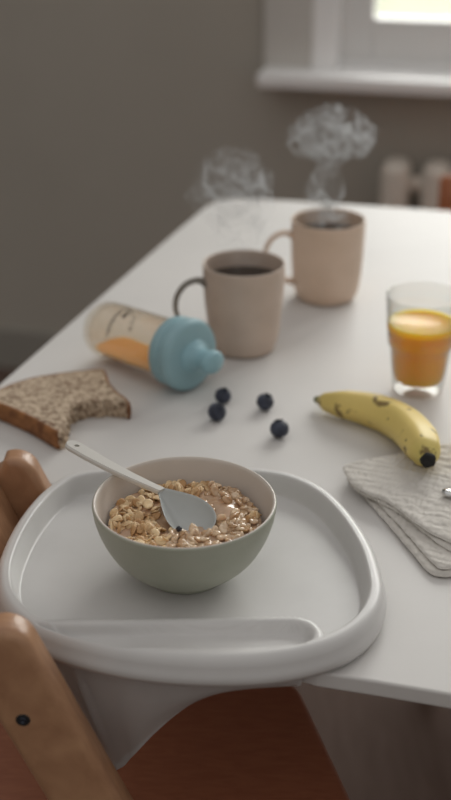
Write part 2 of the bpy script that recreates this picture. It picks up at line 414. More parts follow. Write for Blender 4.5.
# ------------------------------------------------------------------ the room
ANG = -math.atan(0.245)
WM = Matrix.Translation((0.28, 2.75, 0)) @ Matrix.Rotation(ANG, 4, 'Z')     # local x along the wall, local y outwards
WI = WM.inverted()
def U(px, py=80):                       # wall coordinate of a sight line
    d = WI.to_3x3() @ ray(px, py); o = WI @ Vector((0, 0, CAMZ)); t = -o.y / d.y
    return o + d * t
def room(name, boxes, m, bev=0.0):
    bm = bmesh.new()
    for b in boxes: box(bm, *b, bev=bev)
    o = from_bm(name, bm, m, smooth=False); o.matrix_world = WM; o['kind'] = 'structure'
    return o
ul = U(312).x                           # opening starts here
uw = ul + 1.75                          # opening ends
SILL = 0.795
TOPW = 2.25
room('wall_back', [(-4.0, ul, 0, 0.3, 0, 2.6), (ul, uw, 0, 0.3, 0, SILL - 0.03), (ul, uw, 0, 0.3, TOPW, 2.6), (uw, 4.2, 0, 0.3, 0, 2.6)], M_wall)
room('baseboard_back', [(-4.0, 4.2, -0.016, 0, 0, 0.105)], M_base)
us = U(266).x
o = room('trim_1', [(us, uw + 0.12, -0.10, 0.14, SILL - 0.03, SILL)], M_winw, bev=0.006); tag(o, 'white window sill board', None)
room('trim_2', [(U(265).x, ul, -0.02, 0.0, SILL, TOPW + 0.1), (uw, uw + 0.1, -0.02, 0, SILL, TOPW + 0.1), (ul, uw, -0.02, 0, TOPW, TOPW + 0.1)], M_casing, bev=0.003)
fr = room('window_1', [(ul, ul + 0.055, -0.012, 0.10, SILL, TOPW), (uw - 0.055, uw, -0.012, 0.10, SILL, TOPW), (ul, uw, 0.0, 0.10, TOPW - 0.055, TOPW), (ul + 0.055, uw - 0.055, 0.03, 0.10, SILL, SILL + 0.012)], M_winw, bev=0.003)
tag(fr, 'white framed window over the radiator', None)
def child(name, boxes, m, root, bev=0.0):
    bm = bmesh.new()
    for b in boxes: box(bm, *b, bev=bev)
    return from_bm(name, bm, m, root, smooth=False)
s0, s1, sm = ul + 0.055, uw - 0.055, ul + 0.875
zb = SILL + 0.012
for a, b in ((s0, sm), (sm, s1)):
    sash = child('sash', [(a, a + 0.07, 0.03, 0.085, zb, TOPW - 0.055), (b - 0.07, b, 0.03, 0.085, zb, TOPW - 0.055),
                          (a + 0.07, b - 0.07, 0.03, 0.085, zb, zb + 0.09), (a + 0.07, b - 0.07, 0.03, 0.085, TOPW - 0.125, TOPW - 0.055)], M_sash, fr, bev=0.004)
    child('pane', [(a + 0.068, b - 0.068, 0.052, 0.058, zb + 0.088, TOPW - 0.123)], M_pane, sash)
bm = bmesh.new(); box(bm, -5, 5, -2.6, 5.2, -0.05, 0); o = from_bm('floor', bm, M_floor, smooth=False); o['kind'] = 'structure'
room('wall_left', [(-3.1, -3.0, -5.2, 0, 0, 2.6)], M_wall)
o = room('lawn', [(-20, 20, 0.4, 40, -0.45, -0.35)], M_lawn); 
o = room('wall_garden_backdrop', [(-14, 18, 12.5, 12.8, -0.45, 5.0)], M_lawn)  # unseen pale backdrop, added to cover the dark horizon behind the lawn

# radiator under the sill
rroot = empty('radiator', WM @ Vector((U(392).x, -0.09, 0)), 'pale column radiator against the wall under the window sill', 'radiator', rot=(0, 0, ANG))
zr = 0.625
for k in range(11):
    bm = bmesh.new(); u = 0.0 + k * 0.088
    box(bm, u, u + 0.06, -0.045, 0.045, 0.12, zr, bev=0.022, seg=4)
    from_bm('column', bm, M_radi, rroot)
for z in (0.17, zr - 0.05):
    bm = bmesh.new(); sweep(bm, [Vector((0.01 + 0.95 * i / 8, 0, z)) for i in range(9)], lambda t: (0.018, 0.018), 12)
    from_bm('header_pipe', bm, M_radi, rroot)
for u in (0.03, 0.91):
    bm = bmesh.new(); box(bm, u - 0.012, u + 0.012, -0.02, 0.02, 0.0, 0.14, bev=0.003); from_bm('foot', bm, M_radi, rroot)

# ------------------------------------------------------------------ dining table
def pxy(x, y, z=TZ): v = P(x, y, z); return (v.x, v.y)
bl = Vector(pxy(218, 196)).to_3d(); 
tab_px = [(-62, 436), (0, 383.5), (60, 331.5), (120, 279.5), (176, 231), (194, 216), (206, 206), (219, 200), (238, 198), (300, 201), (370, 205.5), (451, 211), (560, 218.5), (690, 228), (900, 243),
          (920, 250), (940, 270), (1010, 420), (1100, 700), (1105, 765), (1080, 780), (700, 733), (560, 712), (451, 694), (380, 682), (317, 672), (290, 664), (250, 640), (190, 590), (120, 530), (62, 490), (42, 480), (20, 473), (-20, 462), (-52, 452)]
troot = empty('dining_table', (0.1, 1.3, 0), 'white laminate dining table with rounded corners carrying the breakfast', 'table')
bm = bmesh.new(); prism(bm, [pxy(*q) for q in tab_px], TZ - 0.014, TZ, bev=0.002)
to_parent_space(from_bm('tabletop', bm, M_table, smooth=False), troot)
for q in ((235, 225), (885, 275), (990, 640), (20, 445)):
    c = P(q[0], q[1], TZ); bm = bmesh.new()
    lathe(bm, [(0, 0), (0.014, 0), (0.016, 0.01), (0.022, TZ - 0.0145), (0, TZ - 0.0145)], 20, Matrix.Translation((c.x, c.y, 0)))
    to_parent_space(from_bm('leg', bm, M_metal_leg), troot)

# ------------------------------------------------------------------ dining chair beyond the table
c0 = PY(441, 190, 2.02)
cr_ = empty('dining_chair', (c0.x + 0.21, 2.02, 0), 'orange brown wooden chair standing beyond the far table edge', 'chair', rot=(0, 0, -0.12))
ztop = PY(437, 180, 2.02).z
bm = bmesh.new()
for i in range(13):                      # curved wide top rail
    pass
def arc_board(bm, x0, x1, z0, z1, th, sag, yoff=0.0, n=14):
    t = bmesh.new(); ring = []
    for i in range(n + 1):
        s = i / n; x = x0 + (x1 - x0) * s; y = yoff + sag * (1 - (2 * s - 1) ** 2)
        ring.append([t.verts.new((x, y + a, z)) for a, z in ((-th / 2, z0), (th / 2, z0), (th / 2, z1), (-th / 2, z1))])
    for A, B in zip(ring, ring[1:]):
        for k in range(4): t.faces.new((A[k], A[(k + 1) % 4], B[(k + 1) % 4], B[k]))
    t.faces.new(ring[0][::-1]); t.faces.new(ring[-1])
    bmesh.ops.recalc_face_normals(t, faces=t.faces)
    bmesh.ops.bevel(t, geom=[e for e in t.edges if e.calc_face_angle(0) > 0.6], offset=0.005, segments=3, affect='EDGES')
    me = bpy.data.meshes.new('tmp'); t.to_mesh(me); t.free(); bm.from_mesh(me); bpy.data.meshes.remove(me)
arc_board(bm, -0.21, 0.21, ztop - 0.17, ztop, 0.022, 0.03); from_bm('backrest', bm, M_chairw, cr_)
bm = bmesh.new(); arc_board(bm, -0.2, 0.2, 0.44, 0.465, 0.40, 0.0, -0.22); from_bm('seat', bm, M_chairw, cr_)
for sx in (-0.185, 0.185):
    bm = bmesh.new(); box(bm, sx - 0.017, sx + 0.017, -0.008, 0.024, 0, ztop - 0.03, bev=0.006); from_bm('leg', bm, M_chairw, cr_)
    bm = bmesh.new(); box(bm, sx - 0.017, sx + 0.017, -0.41, -0.378, 0, 0.44, bev=0.006); from_bm('leg', bm, M_chairw, cr_)

# ------------------------------------------------------------------ high chair
Yn = P(33, 645, TZ + 0.025).y - 0.012          # far face of the nearer upright
th = 0.028
Yf = P(46, 500, TZ + 0.012).y + 0.042
hroot = empty('high_chair', (PY(60, 640, Yn).x, (Yn + Yf) / 2, 0), 'beech wood high chair with slanted uprights and dark stained seat', 'high chair')
YF = Yn - th                                   # its visible face
A0, A1 = PY(25, 637, YF), PY(121, 803, YF)     # upper right edge line
B0 = PY(7, 740, YF)
d = (A1 - A0).normalized()
nrm = Vector((d.z, 0, -d.x));  nrm = nrm if nrm.x < 0 else -nrm
wid = abs((B0 - A0).dot(nrm))
def upright(off, zshift):
    """slanted board in the plane of the chair's side; off moves the outline"""
    Lb = (A0.z - 0.0) / -d.z
    pts = [A0 + d * 0.0, A0 + d * Lb, A0 + nrm * wid + d * (Lb + (nrm.z * wid) / -d.z)]
    pts2 = []
    # rounded top end
    r = 0.022
    c1 = A0 + d * (r - 0.012) + nrm * r; c2 = A0 + d * (r - 0.004) + nrm * (wid - r)
    for k in range(9):
        a = math.pi / 2 * k / 8
        pts2.append(c2 + nrm * (r * math.cos(a)) - d * (r * math.sin(a)))
    for k in range(9):
        a = math.pi / 2 * k / 8
        pts2.append(c1 - d * (r * math.cos(a)) - nrm * (r * math.sin(a)))
    low = []
    for base in (A0, A0 + nrm * wid):
        t = base.z / -d.z if True else 0
        low.append(base + d * t)
    poly = pts2 + low
    return [(p.x + off.x, p.z + off.z if p.z > 1e-4 else 0.0) for p in poly]
def upright_mesh(off, y0):
    t = bmesh.new(); poly = upright(off, 0)
    a = [t.verts.new((x, y0, z)) for x, z in poly]; b = [t.verts.new((x, y0 + th, z)) for x, z in poly]; n = len(poly)
    fa = t.faces.new(a); fb = t.faces.new(b[::-1])
    for i in range(n): t.faces.new((a[i], b[i], b[(i + 1) % n], a[(i + 1) % n]))
    bmesh.ops.recalc_face_normals(t, faces=t.faces)
    es = [e for e in t.edges if abs(e.verts[0].co.y - e.verts[1].co.y) < 1e-6]
    bmesh.ops.bevel(t, geom=es, offset=0.0075, segments=4, profile=0.5, affect='EDGES')
    return t
o1 = to_parent_space(from_bm('upright', upright_mesh(Vector((0, 0, 0)), YF), M_beech), hroot)
offF = PY(31, 465, Yf - th) - A0; print('POST', Yf, [tuple(P(x, y, TZ)) for x, y in ((-20, 462), (20, 473), (42, 480), (62, 490), (120, 530))], [PY(45, 500, Yf - th), PY(25, 450, Yf)])
o2 = to_parent_space(from_bm('upright', upright_mesh(offF, Yf - th), M_beech), hroot)
# bolt in the nearer upright
bc = PY(23, 720, YF)
Mb = Matrix.Translation((bc.x, YF, bc.z)) @ Matrix.Rotation(math.pi / 2, 4, 'X')
bm = bmesh.new(); lathe(bm, [(0, -0.002), (0.0052, -0.002), (0.0052, 0.0004), (0.0044, 0.0010), (0.0036, 0.0004), (0, 0.0004)], 24, Mb)
ob = to_parent_space(from_bm('bolt', bm, M_washer), hroot)
bm = bmesh.new(); lathe(bm, [(0, 0.0003), (0.0030, 0.0003), (0.0028, 0.0014), (0.0016, 0.0018), (0.0014, 0.0008), (0, 0.0008)], 24, Mb)
ob2 = to_parent_space(from_bm('bolt_head', bm, M_bolt), hroot); ob2.parent = ob; ob2.location = (0, 0, 0)
# seat board between the uprights
zs = TZ - 0.215
e0, e1 = P(301, 690, zs), P(353, 800, zs)
def ex(Y): return e0.x + (e1.x - e0.x) * (Y - e0.y) / (e1.y - e0.y)
y0, y1 = Yn - 0.001, Yf - th + 0.001; ys = max(y1, e0.y + 0.02)
xl = PY(0, 745, (y0 + y1) / 2).x - 0.06
seat = [(xl, y0 + .03), (xl + .03, y0), (ex(y0) - 0.02, y0), (ex(y0 + 0.02) + 0.0, y0 + 0.02)] + [(ex(y0 + (y1 - y0) * k / 6), y0 + (y1 - y0) * k / 6) for k in range(1, 6)] + [(ex(y1), y1), (ex(ys), ys - 0.01), (ex(ys) - 0.01, ys), (xl + .2, ys), (xl + .2, y1), (xl + .03, y1), (xl, y1 - .03)]
bm = bmesh.new(); prism(bm, seat, zs - 0.022, zs, bev=0.008, seg=4)
to_parent_space(from_bm('seat', bm, M_seatw, smooth=False), hroot)
bm = bmesh.new(); zc = A0.z - 0.040; xx = A0.x + d.x * (zc - A0.z) / d.z + nrm.x * wid * 1.9
Rb = Matrix.Translation((xx, 0, zc)) @ Matrix.Rotation(math.atan2(-d.x, -d.z), 4, 'Y')
box(bm, -0.008, 0.008, y0, y1, -0.052, 0.052, Rb, bev=0.006, seg=3); to_parent_space(from_bm('backrest', bm, M_beech), hroot)
# cross bars and floor runners holding the two sides together
def xat(z): return A0.x + d.x * (z - A0.z) / d.z
for z, wz in ((0.30, 0.02), (0.08, 0.02)):
    bm = bmesh.new(); xx = xat(z) + nrm.x * wid * 0.5
    box(bm, xx - 0.02, xx + 0.02, y0, y1, z - wz, z + wz, bev=0.006); to_parent_space(from_bm('cross_bar', bm, M_beech), hroot)
for yy, of in ((YF, 0), (Yf - th, offF.x)):
    bm = bmesh.new(); xe = xat(0.0) + of
    box(bm, xe - 0.46, xe + 0.02, yy, yy + th, 0.0, 0.036, bev=0.006); to_parent_space(from_bm('floor_runner', bm, M_beech), hroot)

# ------------------------------------------------------------------ tray
TR = TZ + 0.012
tray_px = [(46, 500), (70, 486), (110, 480), (180, 478), (245, 479), (290, 485), (326, 501), (353, 527), (374, 560), (384, 592), (384, 613), (373, 635), (348, 655), (310, 669), (260, 677), (200, 678),
           (140, 673), (90, 663), (55, 653), (27, 641), (5, 621), (-4, 600), (-2, 574), (11, 543), (28, 518)]
tout = outline_px(tray_px, TR, 300)
cen = np.array(pxy(190, 570, TR))
FL, CR = TZ + 0.009, TZ + 0.028
ca, cb = np.array(pxy(20, 642, TR + .01)), np.array(pxy(292, 638, TR + .01))
def capsule(p):
    dd = cb - ca; t = np.clip(((p - ca) @ dd) / (dd @ dd), 0, 1); q = ca + t[:, None] * dd
    v = p - q; side = v @ (np.array([dd[1], -dd[0]]) / np.sqrt(dd @ dd))      # >0 towards the camera
    return np.sqrt((v ** 2).sum(1)), side, t
def tray_top(p, d):
    rim = FL + (CR - FL) * (1 - sstep(0.0115, 0.0195, d))
    outer = np.sqrt(np.clip(1 - (1 - np.clip(d / 0.0085, 0, 1)) ** 2, 0, 1))
    z = np.where(d < 0.0085, TZ + 0.014 + (CR - TZ - 0.014) * outer, rim)
    rc, side, t = capsule(p)
    lip = CR - 0.002 - 0.0 * rc
    band = FL + (lip - FL) * (1 - sstep(0.0215, 0.030, rc))                       # raised pill
    front = (side > 0) & (t > 0.0)
    band = np.where(front, np.maximum(band, FL + (lip - 0.003 - FL) * sstep(0, 0.02, side + rc * 0)), band)
    zz = np.maximum(z, np.where(d > 0.010, band, 0))
    rec = 0.0085 * (1 - sstep(0.0115, 0.0165, rc))                                # recess in the pill
    return zz - np.where(d > 0.006, rec, 0)
radial = np.concatenate([np.linspace(0, 0.75, 46), np.linspace(0.76, 1.0, 46)[0:]])
trt = empty('high_chair_tray', (cen[0], cen[1], TZ + 0.001), 'white plastic high chair tray holding the cereal bowl, overlapping the table edge', 'tray')
bm = bmesh.new()
sheet(bm, tout, cen, radial, tray_top, lambda p, d: np.full(len(p), TZ + 0.001) + 0.003 * (d < 0.003), wall=((0.0012, TZ + 0.012), (0.0010, TZ + 0.008)))
to_parent_space(from_bm('tray_top', bm, M_tray), trt)
# hanging skirt below the front rim
sk_top = [(12, 640), (26, 646), (40, 652), (54, 657), (66, 661), (82, 666), (102, 670), (125, 675), (150, 679), (180, 682), (210, 683), (240, 683), (268, 681), (290, 679), (302, 676)]
sk_bot = [(66, 792), (80, 788), (93, 783), (105, 777), (115, 771), (124, 766), (130, 759), (137, 752), (152, 736), (172, 718), (190, 705), (212, 694), (240, 689), (270, 687), (300, 686)]
tp = [P(x, y - 6, TZ + 0.004) for x, y in sk_top]
for p in tp:
    if p.x < P(75, 660, TZ).x: p.y = max(p.y, Yn + 0.006)
tp = catmull(tp, 5)
bt = []
bt2 = catmull([Vector((x, y, 0)) for x, y in sk_bot], 5)
for k, (a, q) in enumerate(zip(tp, bt2)):
    b = PY(q.x, q.y, a.y + 0.004 + 0.012 * math.sin(math.pi * k / (len(tp) - 1)))
    bt.append(b)
bm = bmesh.new(); rows = 10; grid = []
for k in range(len(tp)):
    colv = []
    for r in range(rows + 1):
        s = r / rows; p = tp[k].lerp(bt[k], s)
        bulge = 0.006 * math.sin(math.pi * s) * (1 if k > 20 else -0.4)
        p.y -= bulge
        if 15 <= k <= 24: p.y -= 0.004 * math.cos((k - 19.5) / 4.5 * math.pi / 2) * math.sin(math.pi * min(1, s * 1.2))
        colv.append(bm.verts.new(p))
    grid.append(colv)
for A, B in zip(grid, grid[1:]):
    for r in range(rows): bm.faces.new((A[r], A[r + 1], B[r + 1], B[r]))
bmesh.ops.solidify(bm, geom=bm.faces[:], thickness=0.003)
M_skirt = mat('tray_skirt_plastic', (210, 205, 202), (214, 209, 206), rough=0.45, scale=20, sss=0.3, sssr=(0.004, 0.004, 0.004))
to_parent_space(from_bm('hanging_skirt', bm, M_skirt), trt)
# ------------------------------------------------------------------ bowl of oatmeal
ZB = FL + 0.0005
bcn = P(184.5, 500, ZB + 0.068); BX, BY = bcn.x, bcn.y
broot = empty('cereal_bowl', (BX, BY, ZB), 'sage green bowl of oatmeal standing on the white tray', 'bowl')
R = 0.0735
BS = 1.018
bm = bmesh.new()
outp = smooth_prof([(0, 0.003), (0.028, 0.003), (0.030, 0.0), (0.0325, 0.0), (0.0335, 0.004), (0.046, 0.012), (0.0575, 0.024), (0.066, 0.040), (0.0708, 0.055), (0.0722, 0.0655), (0.0722, 0.0675), (0.0712, 0.0685)], 2)
lathe(bm, [(r * BS, z) for r, z in outp], 96)
from_bm('bowl_body', bm, M_bowl, broot)
bm = bmesh.new()
lathe(bm, smooth_prof([(0.0714, 0.06838), (0.0704, 0.0690), (0.0692, 0.0676), (0.0685, 0.0655), (0.0665, 0.055), (0.0620, 0.041), (0.054, 0.027), (0.042, 0.016), (0.02, 0.009), (0, 0.008)], 2), 96, Matrix.Diagonal((BS, BS, 1, 1)))
from_bm('bowl_lining', bm, M_bowl_in, broot)

ZO = ZB + 0.049                                  # oat level
spc = P(187, 516, ZO + 0.006)                    # scoop centre
RO = 0.0625
bm = bmesh.new(); N_ = 72
def level(x, y):
    r = math.hypot(x, y) / RO
    z = 0.003 * mnoise.noise(Vector((x * 60, y * 60, 3))) + 0.0025 * (1 - r * r)
    g = math.exp(-(((x - 0.030) / 0.018) ** 2 + ((y - 0.012) / 0.028) ** 2))      # ridge of porridge on the right
    z += 0.006 * g
    sx, sy = x - (spc.x - BX), y - (spc.y - BY)
    z -= 0.006 * math.exp(-((sx / 0.024) ** 2 + (sy / 0.018) ** 2))
    return z
rings = []
for k in range(0, 37):
    r = RO * k / 36
    rings.append([(r * math.cos(2 * math.pi * i / N_), r * math.sin(2 * math.pi * i / N_)) for i in range(N_)] if k else [(0, 0)])
vr = [[bm.verts.new((x, y, level(x, y) - (0.004 if k == 36 else 0))) for x, y in rg] for k, rg in enumerate(rings)]
for i in range(N_): bm.faces.new((vr[0][0], vr[1][i], vr[1][(i + 1) % N_]))
for A, B in zip(vr[1:], vr[2:]):
    for i in range(N_): j = (i + 1) % N_; bm.faces.new((A[i], B[i], B[j], A[j]))
low = [bm.verts.new((x * 0.8, y * 0.8, -0.013)) for x, y in rings[-1]]
for i in range(N_): j = (i + 1) % N_; bm.faces.new((vr[-1][i], low[i], low[j], vr[-1][j]))
bm.faces.new(low[::-1])
oat = from_bm('oatmeal', bm, M_goo); oat.location = (BX, BY, ZO)
tag(oat, 'oatmeal of rolled oats in milky porridge filling the sage bowl', 'oatmeal', kind='stuff')
def flake(bm, c, a, b, t, rot):
    n = 10; M = Matrix.Translation(c) @ rot
    prof = [(0, -t), (0.7, -t * 0.8), (1.0, 0), (0.72, t * 0.85), (0.25, t * 0.7), (0, t * 0.55)]
    rg = []
    ph = random.random() * 6
    for r, z in prof:
        if r == 0: rg.append([bm.verts.new(M @ Vector((0, 0, z)))])
        else: rg.append([bm.verts.new(M @ Vector((a * r * math.cos(2 * math.pi * i / n) * (1 + 0.08 * math.sin(3 * i + ph)), b * r * math.sin(2 * math.pi * i / n), z + 0.0006 * r * math.sin(2 * 2 * math.pi * i / n + ph)))) for i in range(n)])
    for A, B in zip(rg, rg[1:]):
        for i in range(n):
            j = (i + 1) % n
            if len(A) == 1: bm.faces.new((A[0], B[j], B[i]))
            elif len(B) == 1: bm.faces.new((A[i], A[j], B[0]))
            else: bm.faces.new((A[i], A[j], B[j], B[i]))
from mathutils import Euler
bmA, bmB = bmesh.new(), bmesh.new()
sp_dir = None
def oats():
    for k in range(640):
        r = RO * 0.935 * math.sqrt(random.random()); a = random.random() * 2 * math.pi
        x, y = r * math.cos(a), r * math.sin(a)
        sx, sy = x - (spc.x - BX), y - (spc.y - BY)
        ca_, sa_ = math.cos(-0.45), math.sin(-0.45)
        ex_, ey_ = (sx * ca_ + sy * sa_) / 0.027, (-sx * sa_ + sy * ca_) / 0.0185
        if ex_ ** 2 + ey_ ** 2 < 1.0: continue
        # handle side stays clear
        hx, hy = sx + 0.03, sy - 0.025
        if abs(hx * 0.64 + hy * 0.77) < 0.0045 and sx < -0.01 and sy > 0.0 and sx > -0.05: continue
        goo = math.exp(-(((x - 0.028) / 0.020) ** 2 + ((y - 0.014) / 0.026) ** 2))
        if goo > 0.55 and random.random() < 0.85: continue
        coated = (goo > 0.25) or (x > -0.012 and y < -0.020) or (x > 0.02 and random.random() < 0.6)
        sz = random.uniform(0.8, 1.15)
        z = level(x, y) + random.uniform(-0.0008, 0.0030)
        rot = Euler((random.gauss(0, 0.5), random.gauss(0, 0.5), random.random() * 6.28)).to_matrix().to_4x4()
        flake(bmB if coated else bmA, Vector((x, y, z)), 0.0055 * sz, 0.0040 * sz, 0.0009 if not coated else 0.0016, rot)
oats()
f1 = from_bm('oat_flakes', bmA, M_oat, oat); f1['kind'] = 'stuff'
f2 = from_bm('coated_oats', bmB, M_oat2, oat); f2['kind'] = 'stuff'; f2['label'] = 'oat flakes glazed with milk'

# baby spoon resting in the bowl
sroot = empty('baby_spoon', spc, 'small white plastic baby spoon resting in the oatmeal bowl', 'spoon')
rimx = P(117, 473, ZB + 0.0745)
tipd = (rimx - spc).normalized()
# continue along the handle until it shows where the tip does
best = min((abs((lambda q: 225.5 + F * q.x / (q.y * CP - (q.z - CAMZ) * SP))(spc + tipd * s) - 68), s) for s in np.linspace(0.05, 0.2, 400))
tip = spc + tipd * best[1]
fw = Vector((-tipd.x, -tipd.y, 0)).normalized(); fw = Matrix.Rotation(-0.30, 3, 'Z') @ fw; sd = Vector((fw.y, -fw.x, 0)) * -1
# handle: flat rounded bar with a hole near its end
hs = spc - fw * 0.032 + Vector((0, 0, 0.0088))
Lh = (tip - hs).length; dh = (tip - hs) / Lh; upv = sd.cross(dh) if sd.cross(dh).z > 0 else dh.cross(sd); upv.normalize()
bm = bmesh.new()
def hw(s): return 0.0036 + 0.0030 * min(1, max(0, (s - 0.1) / 0.75))
nseg = 40; hole_c = Lh - 0.0085; hr = 0.0019
left, right = [], []
outl = []
for i in range(nseg + 1):
    s = i / nseg; outl.append((s * (Lh - 0.0065), hw(s)))
capr = outl[-1][1]
poly = [(l, w) for l, w in outl] + [(outl[-1][0] + capr * math.sin(a), capr * math.cos(a)) for a in np.linspace(0.2, math.pi - 0.2, 9)] + [(l, -w) for l, w in outl[::-1]]
def hpt(l, w, z): 
    bend = 0.006 * math.sin(math.pi * min(1, l / Lh)) 
    return hs + dh * l + sd * w + upv * (z - bend * 0.35)
hole = [(hole_c + hr * math.cos(a), hr * math.sin(a)) for a in np.linspace(0, 2 * math.pi, 16, endpoint=False)]
def layer(z, ins):
    o_ = [bm.verts.new(hpt(l, w * (1 - ins), z)) for l, w in poly]; h_ = [bm.verts.new(hpt(l, w, z)) for l, w in hole]
    return o_, h_
lay = [layer(-0.0028, 0.2), layer(-0.0014, 0.0), layer(0.0012, 0.0), layer(0.0026, 0.2)]
for (a, ah), (b, bh) in zip(lay, lay[1:]):
    for i in range(len(poly)): j = (i + 1) % len(poly); bm.faces.new((a[i], a[j], b[j], b[i]))
    for i in range(len(hole)): j = (i + 1) % len(hole); bm.faces.new((ah[j], ah[i], bh[i], bh[j]))
for o_, h_ in (lay[0], lay[-1]):
    es = []
    for V in (o_, h_):
        for i in range(len(V)): es.append(bm.edges.get((V[i], V[(i + 1) % len(V)])))
    bmesh.ops.triangle_fill(bm, edges=es, use_beauty=True)
to_parent_space(from_bm('handle', bm, M_spoon, smooth=False), sroot)
# scoop
bm = bmesh.new(); n = 40; a_, b_ = 0.0268, 0.0178
prof = [(0.0, -0.0092), (0.3, -0.0086), (0.6, -0.0064), (0.85, -0.0025), (0.97, 0.0012), (1.0, 0.0022), (0.98, 0.0026), (0.93, 0.0012), (0.8, -0.0018), (0.55, -0.0055), (0.28, -0.0074), (0.0, -0.0080)]
rg = []
for r, z in prof:
    if r == 0: rg.append([bm.verts.new(spc + Vector((0, 0, z + 0.001)))])
    else:
        rr = []
        for i in range(n):
            th_ = 2 * math.pi * i / n; l = a_ * r * math.cos(th_) - 0.008 * r * max(0, -math.cos(th_)) ** 8; w = b_ * r * math.sin(th_) * (1 + 0.22 * math.cos(th_))
            rr.append(bm.verts.new(spc + fw * l + sd * w + Vector((0, 0, z + 0.001 - l * 0.20 + w * 0.25))))
        rg.append(rr)
for A, B in zip(rg, rg[1:]):
    for i in range(n):
        j = (i + 1) % n
        if len(A) == 1: bm.faces.new((A[0], B[i], B[j]))
        elif len(B) == 1: bm.faces.new((A[i], A[j], B[0]))
        else: bm.faces.new((A[i], A[j], B[j], B[i]))
to_parent_space(from_bm('scoop', bm, M_scoop), sroot)
# tiny dark berry in the scoop
kp = P(179, 529, spc.z + 0.0012)
bm = bmesh.new(); lathe(bm, [(0, -0.0025), (0.0018, -0.0017), (0.0026, 0), (0.0019, 0.0016), (0.0008, 0.0021), (0, 0.0018)], 16)
o = from_bm('currant', bm, M_speck); o.location = kp; tag(o, 'tiny dark currant lying in the scoop of the baby spoon', 'currant')

# ------------------------------------------------------------------ mugs, coffee and steam
MH = 0.105
def mug(px, py, R, label, m, body, hang, hz, cf_label, hm):
    c = P(px, py, TZ + MH)
    root = empty('mug', (c.x, c.y, TZ + 0.0005), label, 'mug', 'coffee mugs')
    bm = bmesh.new()
    lathe(bm, smooth_prof([(0, 0.002), (R * 0.66, 0.002), (R * 0.70, 0.0), (R * 0.74, 0.0005)] + [(R * a, b) for a, b in body] + [(R, MH - 0.0025), (R * 0.995, MH), (R * 0.955, MH), (R * 0.94, MH - 0.003), (R * 0.93, MH * 0.6), (R * 0.9, MH * 0.25), (R * 0.82, 0.008), (0, 0.006)], 2), 72)
    from_bm('mug_body', bm, m, root)
    bm = bmesh.new()
    hd = Vector((math.cos(hang), math.sin(hang), 0))
    pts = [hd * (R * r) + Vector((0, 0, z)) for r, z in hz]
    sweep(bm, catmull(pts, 7), lambda t: (0.0028 + 0.002 * abs(2 * t - 1) ** 3, 0.0052 + 0.0012 * abs(2 * t - 1) ** 3), 14, up=hd.cross(Vector((0, 0, 1))))
    h = from_bm('handle', bm, hm, root)
    bm = bmesh.new(); lathe(bm, [(0, -0.004), (R * 0.92, -0.004), (R * 0.925, 0.0), (0, 0.0)], 64)
    cf = from_bm('coffee', bm, M_coffee); cf.location = (c.x, c.y, TZ + MH - 0.019); tag(cf, cf_label, 'coffee', 'coffee in the mugs')
    return root, c
HZ = [(0.95, 0.084), (1.16, 0.0895), (1.46, 0.086), (1.68, 0.073), (1.72, 0.056), (1.56, 0.040), (1.28, 0.029), (0.93, 0.024)]
m1, c1 = mug(244, 263, 0.0472, 'taupe coffee mug nearest the blue capped bottle', M_mug, [(0.79, 0.004), (0.84, 0.012), (0.93, 0.045), (0.985, 0.075)], math.radians(197), HZ, 'black coffee in the mug nearest the bottle', M_mug_h)
m2, c2 = mug(328.5, 219, 0.0468, 'sand coloured coffee mug standing farthest back under the taller steam', M_mug2, [(0.80, 0.003), (0.885, 0.012), (0.945, 0.030), (0.985, 0.065)], math.radians(190), HZ, 'black coffee in the farthest mug, below the taller steam', M_mug2)

def steam(name, c, prof, lean, label, m, seed):
    bm = bmesh.new(); n = 48; rg = []
    for r, z in smooth_prof(prof, 2):
        dx, dy = lean(z)
        if r < 1e-6: rg.append([bm.verts.new((dx, dy, z))]); continue
        rr = []
        for i in range(n):
            a = 2 * math.pi * i / n
            q = Vector((math.cos(a) * 1.6, math.sin(a) * 1.6, z * 40 + seed))
            k = 1 + 0.28 * mnoise.noise(q) 
            rr.append(bm.verts.new((dx + r * k * math.cos(a), dy + 0.75 * r * k * math.sin(a), z + 0.006 * mnoise.noise(q + Vector((5, 2, 1))) * min(1, z / 0.03))))
        rg.append(rr)
    for A, B in zip(rg, rg[1:]):
        for i in range(n):
            j = (i + 1) % n
            if len(A) == 1: bm.faces.new((A[0], B[i], B[j]))
            elif len(B) == 1: bm.faces.new((A[i], A[j], B[0]))
            else: bm.faces.new((A[i], A[j], B[j], B[i]))
    o = from_bm(name, bm, m); o.location = (c.x, c.y, TZ + MH - 0.0125); tag(o, label, 'steam', 'steam over the mugs', 'stuff')
    return o
st2 = [(0, 0), (0.024, 0.0), (0.026, 0.015), (0.023, 0.035), (0.025, 0.05), (0.020, 0.066), (0.016, 0.080), (0.020, 0.090), (0.045, 0.094), (0.056, 0.104), (0.056, 0.124), (0.048, 0.138), (0.030, 0.150), (0.018, 0.156), (0, 0.158)]
steam('steam', c2, st2, lambda z: (0.002 - 0.010 * math.sin(min(1, z / 0.1) * math.pi), 0), 'tall mushroom shaped steam cloud rising from the farthest mug',
      steam_mat('steam_thick', 68, 0.158, 30, [1.0, 1.6, 1.8, 1.6, 0.9, 0.85, 0.8]), 2.0)
st1 = [(0, 0), (0.022, 0.0), (0.026, 0.02), (0.028, 0.045), (0.034, 0.062), (0.048, 0.078), (0.052, 0.10), (0.046, 0.118), (0.034, 0.132), (0.016, 0.144), (0, 0.15)]
